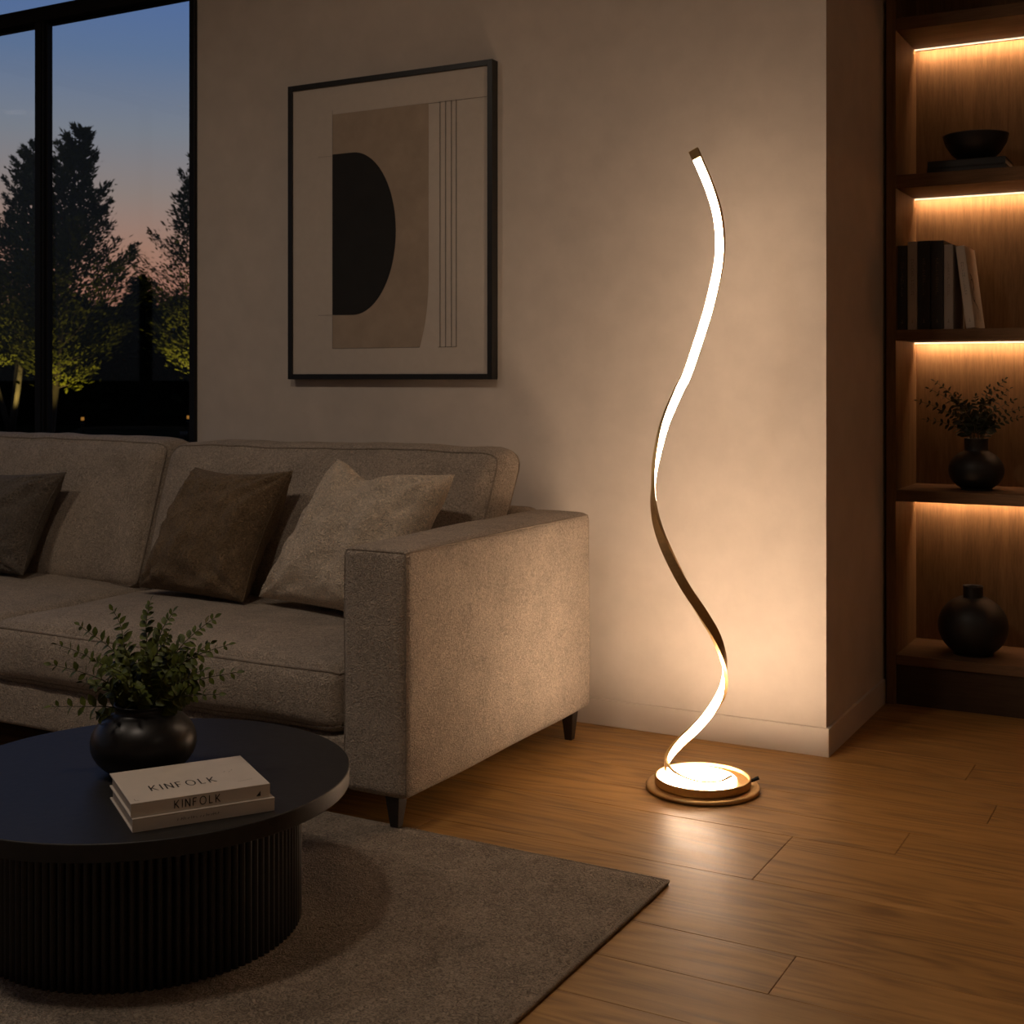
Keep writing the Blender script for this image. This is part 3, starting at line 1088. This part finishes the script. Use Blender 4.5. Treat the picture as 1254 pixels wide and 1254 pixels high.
GLYPH = {
    'K': ([[(0, 0), (0, 1)], [(.58, 1), (.04, .42)], [(.16, .52), (.62, 0)]], .62),
    'I': ([[(0, 0), (0, 1)]], 0.0),
    'N': ([[(0, 0), (0, 1)], [(0, 1), (.62, 0)], [(.62, 0), (.62, 1)]], .62),
    'F': ([[(0, 0), (0, 1)], [(0, .96), (.48, .96)], [(0, .52), (.40, .52)]], .48),
    'O': ('ring', .92),
    'L': ([[(0, 0), (0, 1)], [(0, .04), (.46, .04)]], .46),
}
def lettering(mb, text, x0, x1, y0, h, w, place):
    gap = .46
    tot = sum(GLYPH[c][1] for c in text) + gap * (len(text) - 1)
    sx = (x1 - x0) / tot
    x = x0
    for c in text:
        g, wd = GLYPH[c]
        if g == 'ring':
            stroke(mb, [(x + sx * (wd/2 + (wd/2 - .03) * math.cos(2*PI*k/28)), y0 + h * (.5 + .5 * math.sin(2*PI*k/28))) for k in range(28)], w * .9, place, True)
        else:
            for s in g:
                stroke(mb, [(x + sx * px, y0 + h * py) for px, py in s], w, place)
        x += sx * (wd + gap)

E1 = Vector((.5538, .8327, 0)); E2 = Vector((-.8327, .5538, 0))
FL = Vector((-1.577, 1.566, 0))
def flat_book(name, label, o1, o2, L, D, z0, z1, cover, decor):
    O = FL + E1 * o1 + E2 * o2
    def P(a, b, z): return O + E1 * a + E2 * b + Vector((0, 0, z))
    t = thing(name, label, 'book', (O.x, O.y, z0), group='pale books on the coffee table')
    th = .0026
    def slab(mb, a0, a1, b0, b1, za, zb):
        vs = [P(a0,b0,za),P(a1,b0,za),P(a1,b1,za),P(a0,b1,za),P(a0,b0,zb),P(a1,b0,zb),P(a1,b1,zb),P(a0,b1,zb)]
        mb.add(vs, [(0,3,2,1),(4,5,6,7),(0,1,5,4),(1,2,6,5),(2,3,7,6),(3,0,4,7)])
    mb = MB()
    slab(mb, 0, L, 0, D, z0, z0 + th)
    slab(mb, 0, L, 0, D, z1 - th, z1)
    slab(mb, 0, L, 0, th, z0 + th, z1 - th)
    mb.build('cover', cover, t, bevel=.0006)
    mb = MB()
    slab(mb, .004, L - .004, th, D - .005, z0 + th, z1 - th)
    mb.build('page_block', M['pages'], t)
    decor(t, P)

def decor_top(t, P):
    mb = MB()
    zt = .3466 + .0003
    lettering(mb, 'KINFOLK', .046, .157, .052, .030, .0026, lambda x, y: P(x, y, zt))
    mb.build('cover_lettering', M['ink'], t)
    mb = MB()
    lettering(mb, 'KINFOLK', .072, .149, .3282, .0135, .0016, lambda x, y: P(x, -.0003, y))
    mb.build('spine_lettering', M['ink'], t)
    mb = MB()
    mb.add([P(.2115, -.0003, .3275), P(.2195, -.0003, .3275), P(.2195, -.0003, .3365)], [(0, 1, 2)])
    mb.build('publisher_mark', M['ink'], t)
    mb = MB()
    pl = lambda x, y: P(x, y, zt)
    stroke(mb, [(.010, .012), (.016, .0115)], .0011, pl)
    stroke(mb, [(.010, .012), (.0098, .022)], .0009, pl)
    mb.build('corner_mark', M['ink_soft'], t)
    mb = MB()
    for a, b in ((.182, .100), (.190, .096), (.196, .104)):
        stroke(mb, [(a, b), (a + .0025, b + .004)], .0012, pl)
    mb.build('cover_scuff', M['ink_soft'], t)
    mb = MB()
    stroke(mb, [(.190, .035), (.216, .040)], .0008, pl)
    mb.build('cover_scuff', M['ink_soft'], t)
def decor_low(t, P):
    mb = MB()
    rr = random.Random(5)
    x = .074
    while x < .142:
        hgt = rr.uniform(.002, .0055)
        stroke(mb, [(x, .309), (x + rr.uniform(-.001, .002), .309 + hgt)], .0011, lambda a, b: P(a, -.0003, b))
        if rr.random() < .5:
            stroke(mb, [(x, .311), (x + .003, .3115)], .0009, lambda a, b: P(a, -.0003, b))
        x += rr.uniform(.0028, .006)
    mb.build('spine_lettering', M['ink_soft'], t)
flat_book('book', 'lower off-white book of the pair on the coffee table', 0, 0, .2415, .197, .300, .3228, M['book_white'], decor_low)
flat_book('book', 'upper off-white book with black title lettering on the coffee table', -.0015, .0055, .2365, .187, .3230, .3466, M['book_white'], decor_top)

# ------------------------------------------------------------------ framed picture
def build_picture():
    x0, x1, z0, z1 = -2.826, -2.016, 1.0455, 2.053
    yf, yb = 3.530, YW
    t = thing('framed_picture', 'black framed abstract print with a black half oval on tan', 'picture', ((x0+x1)/2, YW, z0))
    b = .018
    f = MB()
    f.box(x0, x0 + b, yf, yb, z0, z1)
    f.box(x1 - b, x1, yf, yb, z0, z1)
    f.box(x0 + b, x1 - b, yf, yb, z0, z0 + b)
    f.box(x0 + b, x1 - b, yf, yb, z1 - b, z1)
    f.build('frame', M['frame'], t, bevel=.001)
    yp = yf + .007
    p = MB()
    p.box(x0 + b, x1 - b, yp, yp + .004, z0 + b, z1 - b, 0)
    def flat(pts, dy, mi):
        p.add([(x, yp - dy, z) for x, z in pts], [tuple(range(len(pts)))], mi)
    L0, zt, zb = -2.640, 1.940, 1.150
    R0 = -2.256
    right = [(R0 - .034 * max(0, (k / 14)) ** 2.4, 1.40 - (1.40 - zb) * k / 14) for k in range(15)]
    flat([(L0, zb), *reversed(right), (R0, zt), (L0, zt)], .0006, 1)
    arc = [(-2.556 + .173 * math.sin(PI * k / 40), 1.533 + .272 * math.cos(PI * k / 40)) for k in range(41)]
    flat([(L0, 1.263), (L0, 1.805)] + arc, .0012, 2)
    def line(xa, za, xb, zb2, w):
        d = Vector((xb - xa, zb2 - za)).normalized()
        o = Vector((-d.y, d.x)) * w / 2
        flat([(xa + o.x, za + o.y), (xa - o.x, za - o.y), (xb - o.x, zb2 - o.y), (xb + o.x, zb2 + o.y)], .0012, 3)
    for x in (-2.212, -2.191, -2.169, -2.151):
        line(x, zb, x, 1.940, .0026)
    line(R0, 1.938, x1 - b, 1.938, .0016)
    line(-2.22, zb, -2.150, zb, .0014)
    line(L0, zb, L0, 1.955, .0012)
    line(L0, zb, -2.29, zb, .0012)
    line(-2.70, 1.263, L0, 1.263, .0008)
    line(-2.70, 1.800, L0, 1.800, .0006)
    p.build('print', [M['paper'], M['art_beige'], M['art_black'], M['ink_soft']], t, fix=False)
build_picture()

# ------------------------------------------------------------------ floor lamp
LCX, LCY = -1.170, 3.1345
RIB = [(-1.0949, 3.1416, 0.0359, 150), (-1.1066, 3.0952, 0.0325, 120), (-1.1336, 3.0632, 0.033, 92), (-1.1681, 3.0556, 0.0347, 65), (-1.2109, 3.0663, 0.0398, 35), (-1.242, 3.0834, 0.0505, 12), (-1.2579, 3.1089, 0.0618, -10), (-1.2583, 3.1372, 0.0766, -40), (-1.2447, 3.1732, 0.0992, -68), (-1.216, 3.2005, 0.1302, -92), (-1.1842, 3.2123, 0.1692, -110), (-1.1495, 3.2029, 0.221, -140), (-1.1265, 3.1756, 0.2695, -170), (-1.1189, 3.1512, 0.3243, -200), (-1.1242, 3.1083, 0.3949, -230), (-1.1478, 3.0725, 0.4603, -255), (-1.1842, 3.0467, 0.5291, -275), (-1.2233, 3.0423, 0.6023, -300), (-1.2565, 3.0526, 0.6681, -325), (-1.2772, 3.0697, 0.7288, -350), (-1.2868, 3.0929, 0.7895, -370), (-1.2849, 3.1112, 0.8516, -392), (-1.2721, 3.1353, 0.9355, -415), (-1.246, 3.1668, 1.0202, -435), (-1.2311, 3.1808, 1.0585, -445), (-1.2037, 3.2015, 1.1553, -455), (-1.1814, 3.2138, 1.238, -462), (-1.1578, 3.2154, 1.3386, -475), (-1.1499, 3.2083, 1.4088, -485), (-1.1533, 3.195, 1.4787, -490), (-1.1675, 3.1758, 1.5439, -488), (-1.1925, 3.1563, 1.6154, -485), (-1.2008, 3.1518, 1.6359, -484)]
def catmull(P, t):
    i = min(int(t), len(P) - 2)
    u = t - i
    p0, p1, p2, p3 = P[max(0, i-1)], P[i], P[i+1], P[min(len(P)-1, i+2)]
    return tuple(.5 * ((2*b) + (-a + c)*u + (2*a - 5*b + 4*c - d)*u*u + (-a + 3*b - 3*c + d)*u**3) for a, b, c, d in zip(p0, p1, p2, p3))
def build_lamp():
    t = thing('floor_lamp', 'spiral brass floor lamp with a glowing band beside the wall corner', 'lamp', (LCX, LCY, 0))
    c = (LCX, LCY, 0)
    MB().lathe([(.12, 0), (.138, .0), (.1445, .003), (.1450, .008), (.1425, .0115), (.136, .0125), (.118, .0125)], c, 96).build('base_plate', M['brass'], t, wn=True)
    MB().lathe([(.118, .012), (.1215, .014), (.1225, .018), (.1225, .031), (.1210, .0335), (.1175, .0335), (.1165, .0315), (.1165, .0245), (.1150, .0235), (.02, .0235)], c, 96, cap=False).build('base_drum', M['brass'], t, wn=True)
    dc = (-1.1830, 3.1280, 0)
    MB().lathe([(.1000, .0235), (.1010, .0265), (.0985, .0285)], dc, 80).build('glowing_disc', M['disc'], t)
    # ribbon
    Rv = Vector((.8759, .4825, 0)); Bk = Vector((-.4825, .8759, 0))
    n = 260
    P = [catmull(RIB, (len(RIB) - 1) * k / n) for k in range(n + 1)]
    C3 = [Vector(p[:3]) for p in P]
    frames = []
    for k in range(n + 1):
        tg = (C3[min(n, k+1)] - C3[max(0, k-1)]).normalized()
        ph = rad(P[k][3])
        nr = Rv * math.cos(ph) + Bk * math.sin(ph)
        nr = (nr - tg * nr.dot(tg)).normalized()
        wd = tg.cross(nr).normalized()
        frames.append((C3[k], tg, nr, wd))
    hw, d0, d1, rim = .0122, -.0062, .0035, .0013
    def sweep(outline, k0, k1, name, mat, inv=False):
        m = len(outline)
        vs, fs = [], []
        for k in range(k0, k1 + 1):
            p, tg, nr, wd = frames[k]
            sc = .62 + .38 * min(1, k / 40)     # the coil inside the base is slimmer
            for a, b in outline: vs.append(p + wd * a * sc + nr * b)
        for k in range(k1 - k0):
            for i in range(m):
                j = (i + 1) % m
                fs.append((k*m+i, k*m+j, (k+1)*m+j, (k+1)*m+i))
        fs.append(tuple(range(m - 1, -1, -1)))
        fs.append(tuple((k1 - k0) * m + i for i in range(m)))
        mb = MB().add(vs, fs, 0, False)
        return mb.build(name, mat, t, fix=True)
    iw = hw - rim
    sweep([(-hw, d0), (hw, d0), (hw, d1), (iw, d1), (iw, -.0005), (-iw, -.0005), (-iw, d1), (-hw, d1)], 0, n, 'spiral_channel', M['brass'])
    sweep([(-iw, -.0003), (iw, -.0003), (iw, d1 + .0004), (-iw, d1 + .0004)], 2, n - 8, 'led_band', M['led'])
    sweep([(-iw, d0 - .0012), (iw, d0 - .0012), (iw, d0 + .0003), (-iw, d0 + .0003)], 1, 40, 'led_band', M['led'])
    sweep([(-iw, d0 - .0012), (iw, d0 - .0012), (iw, d0 + .0003), (-iw, d0 + .0003)], int(n * 22.5 / 32), n - 8, 'wall_fill_band', M['led_fill'])  # unseen band added on the back so the upper wall lights up
    edge = []
    for k in range(0, 52):
        p, tg, nr, wd = frames[k]
        sc = .62 + .38 * min(1, k / 40)
        e = hw * sc * (1 if wd.z > 0 else -1)
        edge.append(p + wd * e + nr * (d0 + d1) / 2)
    MB().tube(edge, [.0019 * min(1, (52 - i) / 12) for i in range(52)], 6).build('coil_edge', M['brass'], t)
    # end cap
    p, tg, nr, wd = frames[n]
    mb = MB()
    vs = []
    for s in (-.021, .004):
        for a, b in ((-hw-.0006, d0-.0006), (hw+.0006, d0-.0006), (hw+.0006, d1+.0014), (-hw-.0006, d1+.0014)):
            vs.append(p + tg * s + wd * a + nr * b)
    mb.add(vs, [(0,3,2,1),(4,5,6,7),(0,1,5,4),(1,2,6,5),(2,3,7,6),(3,0,4,7)])
    mb.build('end_cap', M['brass'], t, bevel=.001, fix=True)
    # power lead leaving the back of the base
    MB().tube([(-1.064, 3.190, .020), (-1.056, 3.195, .022), (-1.049, 3.200, .026), (-1.044, 3.203, .028)], [.0045, .0045, .005, .005], 8).build('power_lead', M['black'], t)
build_lamp()

# ------------------------------------------------------------------ bookcase
BX0, BX1, BY0, BY1 = -.957, .948, 4.240, 4.555
SH = [(.129, .160), (.654, .690), (1.171, 1.205), (1.660, 1.703), (2.168, 2.207), (2.66, 2.70)]
def build_bookcase():
    t = thing('bookcase', 'built-in walnut bookcase with lit shelves in the recess', 'bookcase', (BX0, BY1, 0))
    for x0, x1 in ((BX0, BX0 + .030), (BX1 - .030, BX1)):
        MB().box(x0, x1, BY0, BY1 + .02, 0, 2.78).build('side_panel', M['veneer_v'], t, bevel=.0012)
    MB().box(BX0 + .030, BX1 - .030, BY1, BY1 + .02, 0, 2.78).build('back_panel', M['veneer_v'], t)
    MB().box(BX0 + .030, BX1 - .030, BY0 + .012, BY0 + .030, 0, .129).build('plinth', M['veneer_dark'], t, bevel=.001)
    MB().box(-.245, -.215, BY0 + .006, BY1, .160, 2.66).build('baffle_panel', M['veneer_side'], t, bevel=.0012)  # unseen; added to keep the right bay's LED light off the return wall
    for i, (a, b) in enumerate(SH):
        s = MB().box(BX0 + .030, BX1 - .030, BY0 + .004, BY1, a, b).build('shelf', M['veneer_h'], t, bevel=.0012)
        if 0 < i < 5:
            for p, q in ((BX0 + .032, -.247), (-.213, BX1 - .032)):
                # slim profile: the LEDs wash the back panel, the front edge only glimmers
                y0 = BY1 - .036
                st = MB()
                vs = [(x, y, z) for x in (p, q) for y, z in ((y0, a - .0003), (y0, a - .0050), (y0 + .0008, a - .0054), (y0 + .0045, a - .0003))]
                st.add(vs, [(0, 4, 5, 1), (1, 5, 6, 2)], 0)
                st.add(vs, [(2, 6, 7, 3)], 1)
                st.add(vs, [(3, 7, 4, 0), (0, 1, 2, 3), (7, 6, 5, 4)], 2)
                st.build('led_strip', [M['shelf_edge'], M['shelf_led'], M['black']], s)
build_bookcase()

def shelf_book(label, x, w, h, d, y, z, cover, ink, lean=0.0, seed=0, glyphs=True, front_mark=False):
    """upright book, spine to the room; x is its lower left corner"""
    t = thing('book', label, 'book', (x, y, z), (0, lean, 0), 'upright books on the shelf')
    th = .0024
    L = Vector((x, y, z))
    def bx(mb, a, b, c, d_, e, f): mb.box(L.x+a, L.x+b, L.y+c, L.y+d_, L.z+e, L.z+f)
    mb = MB()
    bx(mb, 0, th, 0, d, 0, h); bx(mb, w - th, w, 0, d, 0, h); bx(mb, th, w - th, 0, th, 0, h)
    mb.build('cover', cover, t, bevel=.0008)
    mb = MB()
    bx(mb, th, w - th, th, d - .004, .003, h - .003)
    mb.build('page_block', M['pages'], t)
    rr = random.Random(seed)
    if glyphs:
        mb = MB()
        zz = h * .80
        cx = L.x + w / 2
        def q(a0, a1, z0, z1): mb.add([(cx+a0, L.y-.0004, L.z+z0), (cx+a1, L.y-.0004, L.z+z0), (cx+a1, L.y-.0004, L.z+z1), (cx+a0, L.y-.0004, L.z+z1)], [(0, 1, 2, 3)])
        while zz > h * .40:
            k = rr.uniform(.003, .007)
            a = rr.uniform(.0022, .0042)
            q(-a, -a + .0012, zz - k, zz)
            if rr.random() < .7: q(-a, a, zz - .0012, zz)
            if rr.random() < .5: q(a - .0012, a, zz - k, zz)
            zz -= k + rr.uniform(.002, .004)
        mb.build('spine_lettering', ink, t)
        mb = MB()
        q(-.003, .003, h * .08, h * .08 + .0015); q(-.0006, .0006, h * .08, h * .08 + .010)
        mb.build('publisher_mark', ink, t)
    if front_mark:
        mb = MB()
        pl = lambda a, b: (L.x + w + .0004, L.y + a, L.z + b)
        stroke(mb, [(.035 + .03*math.sin(k*.55) + .004*k, h*.66 - .0085*k) for k in range(14)], .005, pl)
        stroke(mb, [(.05 + .028*math.cos(k*.5), h*.46 + .036*math.sin(k*.5)) for k in range(13)], .004, pl)
        for a in (.03, .06, .09, .12):
            stroke(mb, [(a, h*.10), (a + .012, h*.24)], .003, pl)
        mb.build('cover_drawing', M['ink'], t)
ZB = 1.205
shelf_book('charcoal book against the left side of the bookcase', -.9262, .0305, .272, .20, 4.262, ZB, M['book_dark'], M['ink_gold'], 0, 1)
shelf_book('grey-white book between two charcoal books at the left', -.8935, .0300, .283, .20, 4.258, ZB, M['book_white2'], M['ink_soft'], 0, 2)
shelf_book('charcoal book just right of the first grey-white book', -.8615, .0385, .284, .21, 4.258, ZB, M['book_dark'], M['ink_gold'], 0, 3)
shelf_book('charcoal book just left of the second grey-white book', -.8205, .0380, .283, .20, 4.258, ZB, M['book_dark'], M['ink_gold'], 0, 4)
shelf_book('grey-white book standing just left of the leaning book', -.7805, .0280, .268, .20, 4.258, ZB, M['book_white2'], M['ink_soft'], 0, 5)
shelf_book('pale book leaning left at the end of the shelf row', -.7130, .0270, .262, .19, 4.258, ZB + .0005, M['book_white'], M['ink_soft'], rad(-7.2), 6, True, True)

def flat_shelf_book(label, x0, x1, y0, y1, z0, z1):
    t = thing('book', label, 'book', ((x0+x1)/2, (y0+y1)/2, z0), group='dark books lying under the bowl')
    th = .0022
    mb = MB()
    mb.box(x0, x1, y0, y1, z0, z0 + th).box(x0, x1, y0, y1, z1 - th, z1).box(x0, x1, y0, y0 + th, z0 + th, z1 - th)
    mb.build('cover', M['book_dark'], t, bevel=.0006)
    MB().box(x0 + .003, x1 - .003, y0 + th, y1 - .004, z0 + th, z1 - th).build('page_block', M['pages'], t)
flat_shelf_book('lower dark book lying flat under the black bowl', -.842, -.600, 4.300, 4.480, 1.703, 1.7235)
flat_shelf_book('upper dark book lying flat directly under the black bowl', -.840, -.603, 4.302, 4.478, 1.7237, 1.7475)
def build_bowl():
    c = (-.705, 4.385, 1.7478)
    t = MB().lathe([(.001, 0), (.042, 0), (.048, .003), (.075, .028), (.094, .058), (.1005, .082), (.1015, .086), (.0985, .087), (.094, .075), (.08, .045), (.055, .016), (.001, .010)], c, 64, cap=False).build('bowl', M['ceramic_matte'], None, loc=c)
    tag(t, 'wide black bowl resting on two dark books on the shelf', 'bowl')
build_bowl()

def round_vase(label, c, R, H, rn, hn, rf):
    prof = [(.001, 0), (rf, 0)]
    zc = H * .5
    for k in range(1, 26):
        th = -1.12 + (1.18 + 1.12) * k / 25
        r, z = R * math.cos(th), zc + zc * 1.10 * math.sin(th)
        if r > rn * .98 and z > 0: prof.append((r, z))
    prof += [(rn, H), (rn * .98, H + .004), (rn * .98, H + hn - .004), (rn * 1.03, H + hn), (rn * .93, H + hn), (rn * .86, H + hn - .006), (rn * .86, H), (R * .8, H * .6), (R * .6, H * .12), (.001, .01)]
    o = MB().lathe(prof, c, 64, cap=False).build('vase', M['ceramic_matte'], None, loc=c)
    return tag(o, label, 'vase')
round_vase('round black vase holding dark sprigs on the second shelf from below', (-.702, 4.375, .690), .0855, .126, .0375, .040, .050)
round_vase('big empty round black bottle vase on the lowest shelf', (-.712, 4.375, .160), .108, .182, .031, .038, .060)

def shelf_sprigs():
    c = Vector((-.702, 4.375, .690))
    t = thing('sprig_bouquet', 'bunch of dark olive sprigs in the round vase on the shelf', 'plant', (c.x, c.y, c.z + .12))
    rr = random.Random(31)
    tips = [(-.185, .0, .285), (-.150, .02, .325), (-.125, -.03, .350), (-.09, .03, .310), (-.155, -.02, .225), (-.05, -.02, .305), (.00, .02, .30), (.045, -.02, .33), (.085, .02, .355), (.10, .01, .325),
            (.115, -.03, .290), (.135, .02, .265), (.13, .0, .235), (-.10, -.05, .255), (.03, -.05, .28), (.07, -.05, .26), (-.03, -.06, .27)]
    for x, y, z in tips:
        p0 = c + Vector((x * .12, y * .12, .140))
        sprig_mesh('sprig', p0, c + Vector((x, y, z)), rr, t, M['leaf_dark'], M['stem'], pairs=9, L=.024, Wd=.013)
shelf_sprigs()
